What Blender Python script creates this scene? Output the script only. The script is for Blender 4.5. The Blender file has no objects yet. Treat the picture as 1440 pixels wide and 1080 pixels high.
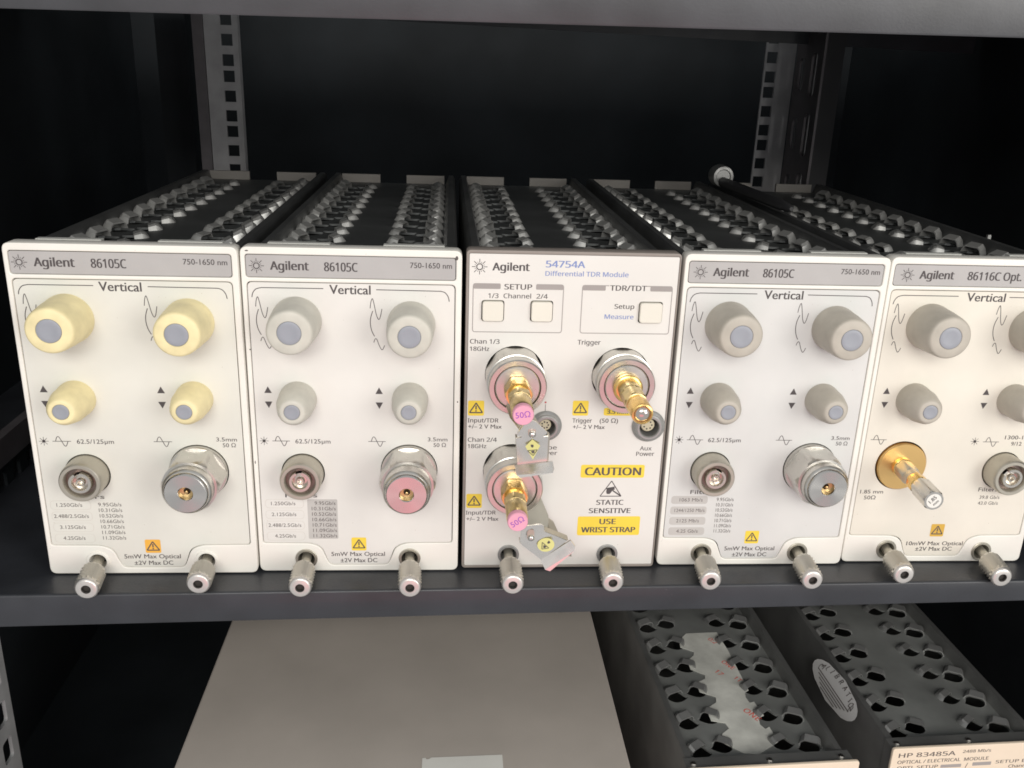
import bpy, math, random
from mathutils import Vector, Matrix
random.seed(7)
C = bpy.context.scene.collection
scn = bpy.context.scene
R = math.radians
# ------------------------------------------------------------------ camera, light, exposure
cam_d = bpy.data.cameras.new('camera'); cam = bpy.data.objects.new('camera', cam_d); C.objects.link(cam)
cam.location = (0.1941, -0.4085, 0.2439); cam.rotation_euler = (R(70.83), R(-1.8836), R(-3.70))
cam_d.sensor_width = 36; cam_d.lens = 36 * 1277.3 / 1440; cam_d.clip_start = 0.01; cam_d.clip_end = 50
scn.camera = cam
w = bpy.data.worlds.new('World'); scn.world = w; w.use_nodes = True
bg = w.node_tree.nodes['Background']; bg.inputs[0].default_value = (0.97, 0.985, 1.0, 1); bg.inputs[1].default_value = 0.58


def area(name, loc, target, sx, sy, energy, col):
    d = bpy.data.lights.new(name, 'AREA'); d.shape = 'RECTANGLE'; d.size = sx; d.size_y = sy; d.energy = energy; d.color = col
    o = bpy.data.objects.new(name, d); C.objects.link(o); o.location = loc
    o.rotation_euler = (Vector(target) - Vector(loc)).to_track_quat('-Z', 'Y').to_euler()
    return o


area('ceiling_lamp', (0.10, -1.55, 0.80), (0.2, 0, 0.08), 0.9, 0.5, 15.5, (1.0, 0.97, 0.92))
area('window_light', (1.30, -1.25, 0.42), (0.25, 0, 0.1), 0.7, 1.0, 12, (1.0, 0.97, 0.92))
area('rose_reflection_helper', (0.26, -0.75, -0.24), (0.26, 0, 0.02), 0.52, 0.30, 0.40, (1.0, 0.03, 0.09))  # added light standing in for pink clothing mirrored in the metal
scn.view_settings.view_transform = 'Standard'; scn.view_settings.look = 'None'
scn.view_settings.exposure = 0.0; scn.view_settings.gamma = 1.0
scn.render.engine = 'CYCLES'
scn.cycles.filter_width = 1.7
try:
    scn.cycles.use_denoising = True
except Exception:
    pass
S = 0.001


# ------------------------------------------------------------------ materials
def mat(name, col, rough=0.5, metal=0.0, var=0.06, vscale=40, bump=0.0, bscale=400, coat=0.0, spec=0.5, spots=0.0, spotcol=(0.1, 0.1, 0.1), rvar=0.08, aniso=0.0):
    m = bpy.data.materials.new(name); m.use_nodes = True
    nt = m.node_tree; b = nt.nodes['Principled BSDF']
    b.inputs['Metallic'].default_value = metal; b.inputs['Coat Weight'].default_value = coat; b.inputs['Specular IOR Level'].default_value = spec
    tc = nt.nodes.new('ShaderNodeTexCoord'); n = nt.nodes.new('ShaderNodeTexNoise')
    n.inputs['Scale'].default_value = vscale; n.inputs['Detail'].default_value = 5
    nt.links.new(tc.outputs['Object'], n.inputs['Vector'])
    mp = nt.nodes.new('ShaderNodeMapRange'); mp.inputs[1].default_value = 0.3; mp.inputs[2].default_value = 0.7
    mp.inputs[3].default_value = 1 - var; mp.inputs[4].default_value = 1 + var
    nt.links.new(n.outputs[0], mp.inputs[0])
    mx = nt.nodes.new('ShaderNodeVectorMath'); mx.operation = 'SCALE'; mx.inputs[0].default_value = col
    nt.links.new(mp.outputs[0], mx.inputs['Scale'])
    out = mx.outputs[0]
    if spots > 0:
        n2 = nt.nodes.new('ShaderNodeTexNoise'); n2.inputs['Scale'].default_value = 900; n2.inputs['Detail'].default_value = 2
        nt.links.new(tc.outputs['Object'], n2.inputs['Vector'])
        st = nt.nodes.new('ShaderNodeMapRange'); st.inputs[1].default_value = 0.78 - spots; st.inputs[2].default_value = 0.82 - spots
        nt.links.new(n2.outputs[0], st.inputs[0])
        mc = nt.nodes.new('ShaderNodeMix'); mc.data_type = 'RGBA'; mc.inputs['B'].default_value = (*spotcol, 1)
        nt.links.new(st.outputs[0], mc.inputs['Factor']); nt.links.new(out, mc.inputs['A']); out = mc.outputs['Result']
    nt.links.new(out, b.inputs['Base Color'])
    mr = nt.nodes.new('ShaderNodeMapRange'); mr.inputs[3].default_value = max(0.02, rough - rvar); mr.inputs[4].default_value = min(1, rough + rvar)
    n3 = nt.nodes.new('ShaderNodeTexNoise'); n3.inputs['Scale'].default_value = vscale * 2.3; n3.inputs['Detail'].default_value = 6
    nt.links.new(tc.outputs['Object'], n3.inputs['Vector']); nt.links.new(n3.outputs[0], mr.inputs[0]); nt.links.new(mr.outputs[0], b.inputs['Roughness'])
    if bump > 0:
        n4 = nt.nodes.new('ShaderNodeTexNoise'); n4.inputs['Scale'].default_value = bscale; n4.inputs['Detail'].default_value = 3
        nt.links.new(tc.outputs['Object'], n4.inputs['Vector'])
        bp = nt.nodes.new('ShaderNodeBump'); bp.inputs['Strength'].default_value = bump; bp.inputs['Distance'].default_value = 0.0004
        nt.links.new(n4.outputs[0], bp.inputs['Height']); nt.links.new(bp.outputs[0], b.inputs['Normal'])
    return m


M = {}
M['bezel'] = mat('bezel_white', (0.80, 0.775, 0.715), 0.42, var=0.04, bump=0.05, bscale=1500, spots=0.022, spotcol=(0.25, 0.22, 0.2))
M['panel_a'] = mat('panel_cream', (0.675, 0.665, 0.605), 0.5, var=0.065, vscale=26, spots=0.016, spotcol=(0.5, 0.46, 0.38))
M['panel_b'] = mat('panel_rose_cream', (0.70, 0.68, 0.64), 0.5, var=0.06, vscale=26, spots=0.016, spotcol=(0.5, 0.46, 0.4))
M['panel_c'] = mat('panel_light_grey', (0.625, 0.62, 0.60), 0.5, var=0.06, vscale=26, spots=0.016, spotcol=(0.45, 0.42, 0.38))
M['panel_d'] = mat('panel_warm_cream', (0.715, 0.675, 0.59), 0.5, var=0.06, vscale=26, spots=0.016, spotcol=(0.5, 0.44, 0.34))
M['panel_t'] = mat('panel_ivory', (0.70, 0.675, 0.635), 0.5, var=0.035, vscale=22, spots=0.010, spotcol=(0.3, 0.25, 0.2))
M['header'] = mat('header_grey', (0.42, 0.405, 0.395), 0.5, var=0.05)
M['frame_grey'] = mat('frame_taupe', (0.27, 0.235, 0.21), 0.5, var=0.08)
M['ink'] = mat('ink_dark', (0.075, 0.065, 0.065), 0.6)
M['ink_brown'] = mat('ink_brown', (0.10, 0.085, 0.08), 0.6)
M['ink_faint'] = mat('ink_faint', (0.30, 0.275, 0.25), 0.6)
M['ink_blue'] = mat('ink_blue', (0.20, 0.26, 0.50), 0.6)
M['ink_red'] = mat('ink_red', (0.75, 0.10, 0.07), 0.6)
M['ink_violet'] = mat('ink_violet', (0.30, 0.08, 0.42), 0.6)
M['bar_grey'] = mat('bar_grey', (0.33, 0.30, 0.285), 0.6)
M['pill_grey'] = mat('pill_grey', (0.50, 0.48, 0.455), 0.6)
M['pill_pale'] = mat('pill_pale', (0.60, 0.565, 0.51), 0.6)
M['yellow'] = mat('label_yellow', (0.82, 0.60, 0.06), 0.5, var=0.05)
M['amber'] = mat('label_amber', (0.80, 0.42, 0.06), 0.5, var=0.05)
M['ochre'] = mat('label_ochre', (0.62, 0.38, 0.06), 0.5, var=0.05)
M['knob_yellow'] = mat('knob_yellow', (0.78, 0.68, 0.39), 0.5, var=0.13, vscale=95, spots=0.03, spotcol=(0.62, 0.46, 0.20), bump=0.06, bscale=500)
M['knob_pale'] = mat('knob_pale_grey', (0.54, 0.52, 0.455), 0.48, var=0.10, vscale=95, bump=0.06, bscale=500)
M['knob_grey'] = mat('knob_warm_grey', (0.44, 0.405, 0.345), 0.48, var=0.10, vscale=95, bump=0.06, bscale=500)
M['cap'] = mat('knob_cap_blue_grey', (0.29, 0.302, 0.335), 0.42, var=0.06, vscale=100)
M['steel'] = mat('steel', (0.62, 0.60, 0.56), 0.30, 1.0, var=0.05, vscale=120, rvar=0.08)
M['steel_face'] = mat('turned_steel', (0.62, 0.60, 0.57), 0.25, 1.0, var=0.04, vscale=60, rvar=0.03)
_b = M['steel_face'].node_tree.nodes['Principled BSDF']; _b.inputs['Anisotropic'].default_value = 0.75
_t = M['steel_face'].node_tree.nodes.new('ShaderNodeTangent'); _t.direction_type = 'RADIAL'; _t.axis = 'Y'
M['steel_face'].node_tree.links.new(_t.outputs[0], _b.inputs['Tangent'])
M['tab'] = mat('tab_shaded_plastic', (0.50, 0.50, 0.47), 0.5, var=0.04)  # bezel plastic in shade; the shade is put into the grey
M['end_steel'] = mat('end_steel', (0.70, 0.67, 0.63), 0.38, 0.85, var=0.06, vscale=200)
M['insulator'] = mat('insulator_buff', (0.50, 0.45, 0.32), 0.5)
M['nickel'] = mat('dull_nickel', (0.50, 0.47, 0.40), 0.42, 0.8, var=0.06, vscale=90)
M['nickel_light'] = mat('bright_nickel', (0.66, 0.62, 0.56), 0.28, 1.0, var=0.05)
M['knurl'] = mat('knurled_nickel', (0.66, 0.63, 0.56), 0.4, 0.75, var=0.06)
M['gold'] = mat('gold_plate', (0.80, 0.54, 0.20), 0.25, 1.0, var=0.14, vscale=160, rvar=0.12)
M['gold_dull'] = mat('worn_gold', (0.64, 0.50, 0.25), 0.32, 1.0, var=0.2, vscale=160, rvar=0.14)
M['gold_disc'] = mat('brushed_gold', (0.92, 0.60, 0.24), 0.30, 1.0, var=0.04)
M['hole'] = mat('bore_dark', (0.03, 0.026, 0.022), 0.6)
M['groove'] = mat('groove_brown', (0.22, 0.17, 0.15), 0.4, 0.8)
M['pink'] = mat('pink_paint', (0.72, 0.33, 0.43), 0.5, var=0.06)
M['tag'] = mat('tag_tin', (0.76, 0.73, 0.69), 0.24, 0.9, var=0.06, vscale=120, bump=0.12, bscale=160)
M['tag_sticker'] = mat('sticker_lime', (0.60, 0.57, 0.22), 0.5)
M['case'] = mat('case_zinc', (0.34, 0.34, 0.33), 0.50, 0.85, var=0.18, vscale=25, bump=0.08, bscale=700)
M['deck'] = mat('deck_zinc', (0.36, 0.37, 0.355), 0.5, 0.6, var=0.26, vscale=22, bump=0.06, bscale=700)
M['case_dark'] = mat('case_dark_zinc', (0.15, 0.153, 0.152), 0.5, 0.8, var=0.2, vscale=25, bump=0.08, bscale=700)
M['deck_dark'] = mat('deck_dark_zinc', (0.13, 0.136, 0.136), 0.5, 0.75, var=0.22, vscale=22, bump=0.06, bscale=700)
M['louver_dark'] = mat('louver_lit_zinc', (0.56, 0.56, 0.54), 0.42, 0.7, var=0.2, vscale=60)  # lighter than its deck: light on the hood facets put into the colour
M['louver'] = mat('louver_zinc', (0.40, 0.40, 0.39), 0.45, 0.8, var=0.12, vscale=60)
M['rear'] = mat('rear_plate_grey', (0.25, 0.235, 0.215), 0.5, 0.3)
M['shelf'] = mat('shelf_black_paint', (0.026, 0.028, 0.033), 0.42, 0.0, var=0.25, vscale=30, bump=0.15, bscale=700, coat=0.1, spots=0.02, spotcol=(0.10, 0.10, 0.10))
M['shelf_up'] = mat('shelf_grey_paint', (0.034, 0.035, 0.039), 0.42, 0.0, spec=0.8, var=0.3, vscale=30, bump=0.1, bscale=900, coat=0.0)
M['wall'] = mat('cabinet_black', (0.0150, 0.0180, 0.0205), 0.65, 0, var=0.35, vscale=9, spec=0.2)
M['rail'] = mat('rail_galvanised', (0.36, 0.355, 0.36), 0.5, 0.2, var=0.14, vscale=60)
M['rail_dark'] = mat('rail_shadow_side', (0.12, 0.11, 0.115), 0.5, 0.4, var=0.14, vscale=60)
M['rail_front'] = mat('rail_front_grey', (0.36, 0.37, 0.37), 0.5, 0.3, var=0.14, vscale=60)
M['box'] = mat('enclosure_beige', (0.45, 0.405, 0.36), 0.55, var=0.07, vscale=18, bump=0.10, bscale=1200, spots=0.012, spotcol=(0.30, 0.27, 0.24))
M['paper'] = mat('paper_white', (0.72, 0.71, 0.66), 0.7, var=0.03)
M['tape'] = mat('masking_tape', (0.60, 0.60, 0.55), 0.65, var=0.22, vscale=60, bump=0.6, bscale=160)
M['seal'] = mat('seal_paper', (0.55, 0.54, 0.53), 0.7, var=0.06)
M['hp_panel'] = mat('panel_tan', (0.76, 0.64, 0.50), 0.5, var=0.03)
M['rod'] = mat('rod_black', (0.03, 0.03, 0.032), 0.5)
M['button'] = mat('button_cream', (0.72, 0.685, 0.60), 0.45, var=0.02)
M['socket'] = mat('socket_grey', (0.36, 0.36, 0.35), 0.4, 0.6)
M['pin'] = mat('brass_pin', (0.62, 0.45, 0.22), 0.35, 1.0)
M['lens'] = mat('smoked_lens', (0.58, 0.53, 0.48), 0.14, 0.9)
M['red'] = mat('red_mark', (0.45, 0.06, 0.06), 0.5)


# ------------------------------------------------------------------ mesh builder (millimetres; frame: x right, y back, z up)
class MB:
    def __init__(s):
        s.v = []; s.f = []

    def add(s, v, f):
        o = len(s.v); s.v += [tuple(p) for p in v]; s.f += [tuple(i + o for i in q) for q in f]
        return s

    def build(s, name, m, parent=None, loc=None, ang=35):
        me = bpy.data.meshes.new(name)
        me.from_pydata([(a * S, b * S, c * S) for a, b, c in s.v], [], s.f)
        me.validate(); me.materials.append(m)
        me.polygons.foreach_set('use_smooth', [True] * len(me.polygons))
        me.update(); me.set_sharp_from_angle(angle=R(ang))
        o = bpy.data.objects.new(name, me); C.objects.link(o)
        if parent: o.parent = parent
        if loc: o.location = [q * S for q in loc]
        return o


def box(mb, x0, x1, y0, y1, z0, z1):
    v = [(x, y, z) for x in (x0, x1) for y in (y0, y1) for z in (z0, z1)]
    return mb.add(v, [(0, 1, 3, 2), (4, 6, 7, 5), (0, 4, 5, 1), (2, 3, 7, 6), (0, 2, 6, 4), (1, 5, 7, 3)])


def lathe(mb, u, z, prof, n=40, du=0.0, dz=0.0, rf=None, cap=True):
    """profile of (radius, height out of the face); the axis leans by du, dz mm per mm"""
    v = []; f = []
    for r, h in prof:
        for k in range(n):
            a = 2 * math.pi * k / n
            rr = r if rf is None else rf(r, h, a)
            v.append((u + du * h + rr * math.cos(a), -h, z + dz * h + rr * math.sin(a)))
    for i in range(len(prof) - 1):
        for k in range(n):
            k2 = (k + 1) % n
            f.append((i * n + k, i * n + k2, (i + 1) * n + k2, (i + 1) * n + k))
    if cap: f.append(tuple((len(prof) - 1) * n + k for k in range(n)))
    return mb.add(v, f)


def hexr(af, rot=0.0):
    """hexagon of the given width across flats, cut by the profile radius (chamfer)"""
    def fn(r, h, a):
        b = (a + rot) % (math.pi / 3) - math.pi / 6
        return min(r, af / 2 / math.cos(b))
    return fn


def fillet(pts, r, n=5):
    out = []
    for i, p in enumerate(pts):
        rr = r[i] if isinstance(r, (list, tuple)) else r
        a = Vector(pts[i - 1]); b = Vector(p); c = Vector(pts[(i + 1) % len(pts)])
        if rr <= 0: out.append(tuple(b)); continue
        d1 = (a - b); d2 = (c - b); l = min(rr, d1.length * .49, d2.length * .49)
        p1 = b + d1.normalized() * l; p2 = b + d2.normalized() * l
        for k in range(n + 1):
            t = k / n; out.append(tuple((1 - t) ** 2 * p1 + 2 * t * (1 - t) * b + t * t * p2))
    return out


def rrect(x0, x1, z0, z1, r, n=5): return fillet([(x0, z0), (x1, z0), (x1, z1), (x0, z1)], r, n)
def circ(u, z, r, n=40): return [(u + r * math.cos(2 * math.pi * k / n), z + r * math.sin(2 * math.pi * k / n)) for k in range(n)]


def grab(cu):
    o = bpy.data.objects.new('tmp', cu); C.objects.link(o)
    dg = bpy.context.evaluated_depsgraph_get(); dg.update()
    me = bpy.data.meshes.new_from_object(o.evaluated_get(dg))
    v = [tuple(p.co) for p in me.vertices]; f = [tuple(p.vertices) for p in me.polygons]
    bpy.data.objects.remove(o); bpy.data.meshes.remove(me)
    return v, f


SHEETS = {}


def sheet(mb, loops, h0, h1, bev=0.0, plane='xz'):
    """outline with holes, from height h0 to h1 out of the face (plane xz) or up (plane xy)"""
    key = (tuple(tuple(l) for l in loops), h0, h1, bev)
    if key not in SHEETS:
        cu = bpy.data.curves.new('tmp', 'CURVE'); cu.dimensions = '2D'; cu.fill_mode = 'BOTH'
        cu.extrude = max((h1 - h0) / 2 - bev, 0); cu.bevel_depth = bev; cu.bevel_resolution = 1; cu.offset = -bev
        for l in loops:
            sp = cu.splines.new('POLY'); sp.points.add(len(l) - 1); sp.use_cyclic_u = True
            for q, (x, y) in zip(sp.points, l): q.co = (x, y, 0, 1)
        SHEETS[key] = grab(cu); bpy.data.curves.remove(cu)
    v, f = SHEETS[key]; mid = (h0 + h1) / 2
    if plane == 'xz': vv = [(x, -(z + mid), y) for x, y, z in v]
    else: vv = [(x, y, z + mid) for x, y, z in v]
    return mb.add(vv, f)


def flat(mb, pts, h):
    n = len(pts); return mb.add([(x, -h, z) for x, z in pts], [tuple(range(n))])


TEXTS = {}


try:      # Blender's own sans face, for the Helvetica-like print
    SANS = bpy.data.fonts.load(bpy.utils.system_resource('DATAFILES', path='fonts') + '/NotoSansHebrew-Regular.woff2')
except Exception:
    SANS = None
FACE = None


def text_mesh(s, bold):
    bold = (bold, FACE is not None)
    if (s, bold) not in TEXTS:
        cu = bpy.data.curves.new('tmp', 'FONT'); cu.body = s; cu.size = 1; cu.resolution_u = 3
        if FACE is not None: cu.font = FACE
        TEXTS[(s, bold)] = grab(cu); bpy.data.curves.remove(cu)
    return TEXTS[(s, bold)]


class Print:
    """flat print on one part: every line of lettering and every symbol is an object of its own"""
    def __init__(s, m, parent): s.m = m; s.p = parent; s.items = []; s.now = None
    def new(s, name): s.now = MB(); s.items.append((name, s.now)); return s.now
    def add(s, v, f): (s.now or s.new('printed_symbol')).add(v, f)
    def build(s, *a):
        for n, mb in s.items:
            if mb.v: mb.build(n, s.m, s.p)


CAPH = {}


def text(mb, s, u0, z0, cap, u1=None, h=0.05, bold=0.008, shear=0.0, rot=0.0, centre=False):
    global FACE
    keep = FACE
    if any(c in s for c in 'Ωµ±–'): FACE = None
    v, f = text_mesh(s, 0.0)
    if isinstance(mb, Print): mb.new('lettering')
    xa = min(p[0] for p in v); xb = max(p[0] for p in v)
    if FACE not in CAPH: CAPH[FACE] = max(p[1] for p in text_mesh('H', 0.0)[0])
    sz = cap / CAPH[FACE]; sx = sz if u1 is None else (u1 - u0) / (xb - xa)
    wd = (xb - xa) * sx; cr, sr = math.cos(rot), math.sin(rot)
    if FACE is not None: bold = max(bold, .006) * 1.15
    for k, e in enumerate((-bold, -bold / 2, 0, bold / 2, bold) if bold > .012 else (-bold, 0, bold) if bold > .003 else (0,)):
        out = []
        for x, y, _ in v:
            a = (x - xa) * sx + e * 1.5 * sz + shear * y * sz - (wd / 2 if centre else 0); b = y * sz - (cap / 2 if centre else 0)
            out.append((u0 + a * cr - b * sr, -h - .012 * k, z0 + a * sr + b * cr))
        mb.add(out, f)
    if isinstance(mb, Print): mb.now = None
    FACE = keep
    return mb


def ribbon(mb, pts, wd, h):
    n = len(pts); v = []
    for i, p in enumerate(pts):
        a = Vector(pts[max(i - 1, 0)]); b = Vector(pts[min(i + 1, n - 1)]); t = (b - a)
        t = t.normalized() if t.length > 0 else Vector((1, 0)); nx, nz = -t[1] * wd / 2, t[0] * wd / 2
        v += [(p[0] + nx, -h, p[1] + nz), (p[0] - nx, -h, p[1] - nz)]
    return mb.add(v, [(2 * i, 2 * i + 1, 2 * i + 3, 2 * i + 2) for i in range(n - 1)])


def smooth(pts, k=6):
    out = []
    P = [pts[0]] + list(pts) + [pts[-1]]
    for i in range(1, len(P) - 2):
        for j in range(k):
            t = j / k; q = []
            for d in (0, 1):
                a, b, c, e = P[i - 1][d], P[i][d], P[i + 1][d], P[i + 2][d]
                q.append(0.5 * (2 * b + (c - a) * t + (2 * a - 5 * b + 4 * c - e) * t * t + (3 * b - a - 3 * c + e) * t ** 3))
            out.append(tuple(q))
    out.append(tuple(pts[-1])); return out


def thing(name, label, cat, loc, rz=0.0, group=None):
    o = bpy.data.objects.new(name, None); C.objects.link(o); o.empty_display_size = 0.02
    o.location = [q * S for q in loc]; o.rotation_euler = (0, 0, rz); o['label'] = label; o['category'] = cat
    if group: o['group'] = group
    return o


def struct(o): o['kind'] = 'structure'; return o


def sub(name, me, parent, loc=(0, 0, 0), rz=0.0):
    o = bpy.data.objects.new(name, me); C.objects.link(o); o.parent = parent
    o.location = [q * S for q in loc]; o.rotation_euler = (0, 0, rz); return o


# ------------------------------------------------------------------ the cabinet
mb = MB(); box(mb, -140, 640, 640, 646, -420, 700); struct(mb.build('back_wall', M['wall']))
mb = MB(); box(mb, -146, -140, -60, 640, -420, 700); struct(mb.build('side_wall', M['wall']))
mb = MB(); box(mb, 640, 646, -60, 640, -420, 700); struct(mb.build('side_wall', M['wall']))
# strip post seen dimly on the left of the back
mb = MB(); box(mb, -60, -34, 450, 470, -420, 700); struct(mb.build('wall_stiffener', M['wall']))


def shelf(label, top, yf, lip0, lip1, m, back=0.0, depth=400):
    """board with a folded front lip; yf, lip: values at the left end and at the right end"""
    t = thing('shelf_board', label, 'shelf', (0, 0, top))
    xa, xb = -139.9, 639.9
    mb = MB()
    prof = [(0.0, -1.6), (-0.1, 0), (3.0, 0), (depth, 0), (depth, -2)]
    mb.add([(xa, yf(xa) + 1.8, 0), (xb, yf(xb) + 1.8, 0), (xb, depth, 0), (xa, depth, 0),
            (xa, yf(xa) + 1.8, -1.8), (xb, yf(xb) + 1.8, -1.8), (xb, depth, -1.8), (xa, depth, -1.8)],
           [(0, 1, 2, 3), (7, 6, 5, 4), (0, 4, 5, 1), (2, 6, 7, 3), (1, 5, 6, 2), (0, 3, 7, 4)])
    mb.build('board', m, t)
    mb = MB(); v = []; f = []; n = 24
    for i in range(n + 1):
        x = xa + (xb - xa) * i / n; y = yf(x); lp = lip0 + (lip1 - lip0) * (x + 17) / 517
        ring = [(1.75, 0.05), (0.9, 0.0), (0.25, -0.35), (0, -1.0), (0, -lp + .8), (.4, -lp), (1.2, -lp), (1.6, -lp + .6), (1.75, -1.0)]
        v += [(x, y + a, b) for a, b in ring]
    k = 9
    for i in range(n):
        for j in range(k):
            f.append((i * k + j, (i + 1) * k + j, (i + 1) * k + (j + 1) % k, i * k + (j + 1) % k))
    f += [tuple(range(k)), tuple(n * k + j for j in range(k - 1, -1, -1))]
    mb.add(v, f); mb.build('front_lip', m, t, ang=50)
    return t


shelf('black steel shelf carrying the row of white instrument modules', -0.6, lambda x: -20 + 8.2 * (x + 17) / 514, 17.2, 12.2, M['shelf'], depth=420)
t = shelf('upper steel shelf whose grey front lip crosses the top of the photo', 300, lambda x: -17.0, 41, 36.5, M['shelf_up'], depth=381)
mb = MB(); v = [(-136, 379.5, -2), (634, 379.5, -2), (634, 379.5, -32), (-136, 379.5, -18)]
mb.add(v + [(a, 381.5, c) for a, b, c in v], [(0, 3, 2, 1), (4, 5, 6, 7), (0, 1, 5, 4), (3, 7, 6, 2), (1, 2, 6, 5), (0, 4, 7, 3)])
mb.build('rear_lip', M['shelf'], t)
shelf('lower steel shelf under the grey box and the two perforated modules', -281, lambda x: -70.0, 18, 18, M['wall'], depth=420)


# rear rails
def rail(label, x0, x1, hx, mirror, z0, phase):
    t = thing('rack_rail', label, 'rack rail', (0, 405, 0), group='rear rack rails')
    holes = []; z = z0 + 6 * 44.45; seq = [15.875, 15.875, 12.7]; i = phase; z_list = []
    while z > -262:
        holes.append((hx, z)); z -= seq[i % 3]; i += 1
    loops = [[(x0, -280), (x1, -280), (x1, 560), (x0, 560)]]
    for k, (a, b) in enumerate(holes):
        if b > 550: continue
        q = rrect(a - 4.6, a + 4.6, b - 4.6, b + 4.6, 0.8, 2)
        loops.append(q)
    mb = MB(); box(mb, x0, hx - 4.6, 0, 2, -280, 560); box(mb, hx + 4.6, x1, 0, 2, -280, 560); top = 560
    for k, (a, b) in enumerate(holes):
        if b > 550: continue
        box(mb, a - 4.6, a + 4.6, 0, 2, b + 4.6, top); top = b - 4.6
        if k % 3 == 1:       # key slot beside every third hole
            pass
    box(mb, hx - 4.6, hx + 4.6, 0, 2, -280, top); mb.build('front_flange', M['rail'], t)
    xs = x0 if not mirror else x1
    s = 1 if mirror else -1
    mb = MB()
    if mirror:     # slotted web coming forward beside the flange
        loops = [[(-62, -280), (-2.5, -280), (-2.5, 268 if False else 560), (-62, 560)]]
        zz = -250
        while zz < 540:
            loops.append(rrect(-50, -38, zz, zz + 34, 5)); loops.append(rrect(-24, -12, zz + 4, zz + 30, 5)); zz += 48
        m2 = MB(); sheet(m2, loops, 0, 2, plane='xy')
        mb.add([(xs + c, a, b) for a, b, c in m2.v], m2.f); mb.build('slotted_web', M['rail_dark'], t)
        mb = MB(); box(mb, xs + 7, xs + 9, -30, 0, -280, 560); mb.build('guide_edge', M['rail'], t)
        mb = MB(); box(mb, xs + 9.2, xs + 30, -30, -28, -280, 560); mb.build('outer_flange', M['rod'], t)
    else:
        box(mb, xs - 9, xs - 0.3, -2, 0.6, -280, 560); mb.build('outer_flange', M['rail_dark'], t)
        mb = MB(); box(mb, x1 - 1.2, x1 + 0.9, -9, -0.2, -280, 560) if False else box(mb, x1 + .1, x1 + 1.3, -0.3, 9, -280, 560); mb.build('return_edge', M['rail'], t)
    return t


rail('rear rack rail with square holes, behind the left end of the row', -7.5, 18.5, 10.6, False, 274.2, 0)
rail('rear rack rail with square holes and slotted web, behind the right end', 464.5, 491, 470.6, True, 259.9, 1)
# front post at the far left: inner face seen edge-on, square holes in a column
t = thing('rack_post', 'galvanised front post with square holes at the lower left edge', 'rack post', (-62, 0, 0))
loops = [[(-16, -280), (53, -280), (53, -20), (-16, -20)]]; z = -20 - 22
while z > -275:
    loops.append(rrect(36, 46.5, z - 8, z + 7, 2.5, 3)); loops.append(rrect(8, 18.5, z - 8, z + 7, 2.5, 3)); z -= 25.2
m2 = MB(); sheet(m2, loops, 0, 2, plane='xy'); mb = MB(); mb.add([(c, a, b) for a, b, c in m2.v], m2.f); mb.build('inner_web', M['rail_front'], t)
mb = MB(); box(mb, -36, -0.3, -18, -16, -280, -20); mb.build('front_flange', M['rail_front'], t)
# dim side bracket left of the row
t = thing('side_bracket', 'dim black slotted side bracket left of the yellow knobbed module', 'bracket', (-62, 0, 0))
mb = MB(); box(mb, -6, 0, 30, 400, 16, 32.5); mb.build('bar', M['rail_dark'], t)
loops = [[(30, -12), (400, -12), (400, 14), (30, 14)]]
for k in range(16): loops.append(rrect(56 + 18 * k, 65 + 18 * k, -3, 9.5, 4))
m2 = MB(); sheet(m2, loops, 0, 2, plane='xy'); mb = MB(); mb.add([(c - 6, a, b) for a, b, c in m2.v], m2.f); mb.build('slotted_strip', M['wall'], t)
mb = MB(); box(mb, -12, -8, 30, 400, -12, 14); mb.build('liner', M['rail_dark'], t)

# ------------------------------------------------------------------ module bodies
PITCH = 24.7
HOOD = MB(); NA, NB = 5, 4
PROF = [(-6.0, 0), (-4.9, .72), (-3.6, 1.0), (3.6, 1.0), (4.9, .72), (6.0, 0)]
def hood_pt(k, j, inset=0.0):
    t = j / NB; x, zz = PROF[k]
    wd = (1 - inset / 6.0) * (1 - .30 * t * t)
    zt = (2.5 - inset) + 1.1 * min(t * 2, 1) if t < .6 else (3.6 - inset) * (1 - ((t - .6) / .4) ** 1.4)
    return (x * wd, -2.2 + 7.4 * t, zz * max(zt, 0) + (0 if zt > 0 else -.05))
vv = [hood_pt(k, j) for j in range(NB + 1) for k in range(NA + 1)] + [hood_pt(k, j, .45) for j in range(3) for k in range(NA + 1)]
W1 = NA + 1; IN = W1 * (NB + 1); ff = []
for j in range(NB):
    for k in range(NA): ff.append((j * W1 + k, j * W1 + k + 1, (j + 1) * W1 + k + 1, (j + 1) * W1 + k))
for k in range(NA): ff.append((IN + k, IN + k + 1, k + 1, k))
for j in range(2):
    for k in range(NA): ff.append((IN + j * W1 + k + 1, IN + j * W1 + k, IN + (j + 1) * W1 + k, IN + (j + 1) * W1 + k + 1))
HOOD.add(vv, ff)
HOOD_ME = None
HOLE = [(-5.4, 1.0), (-6.0, -1.5), (-6.0, -4.0), (-5.0, -6.4), (-3.0, -8.2), (-.4, -9.0), (2.4, -9.0), (5.0, -8.6), (7.2, -7.8), (6.2, -6.2), (5.8, -4.0), (5.7, -1.5), (5.3, 1.0), (3, 3.0), (-3, 3.0)]
ROWS = [(14.5, 38), (32.5, -38), (65.5, 38), (84, -38)]


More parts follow.
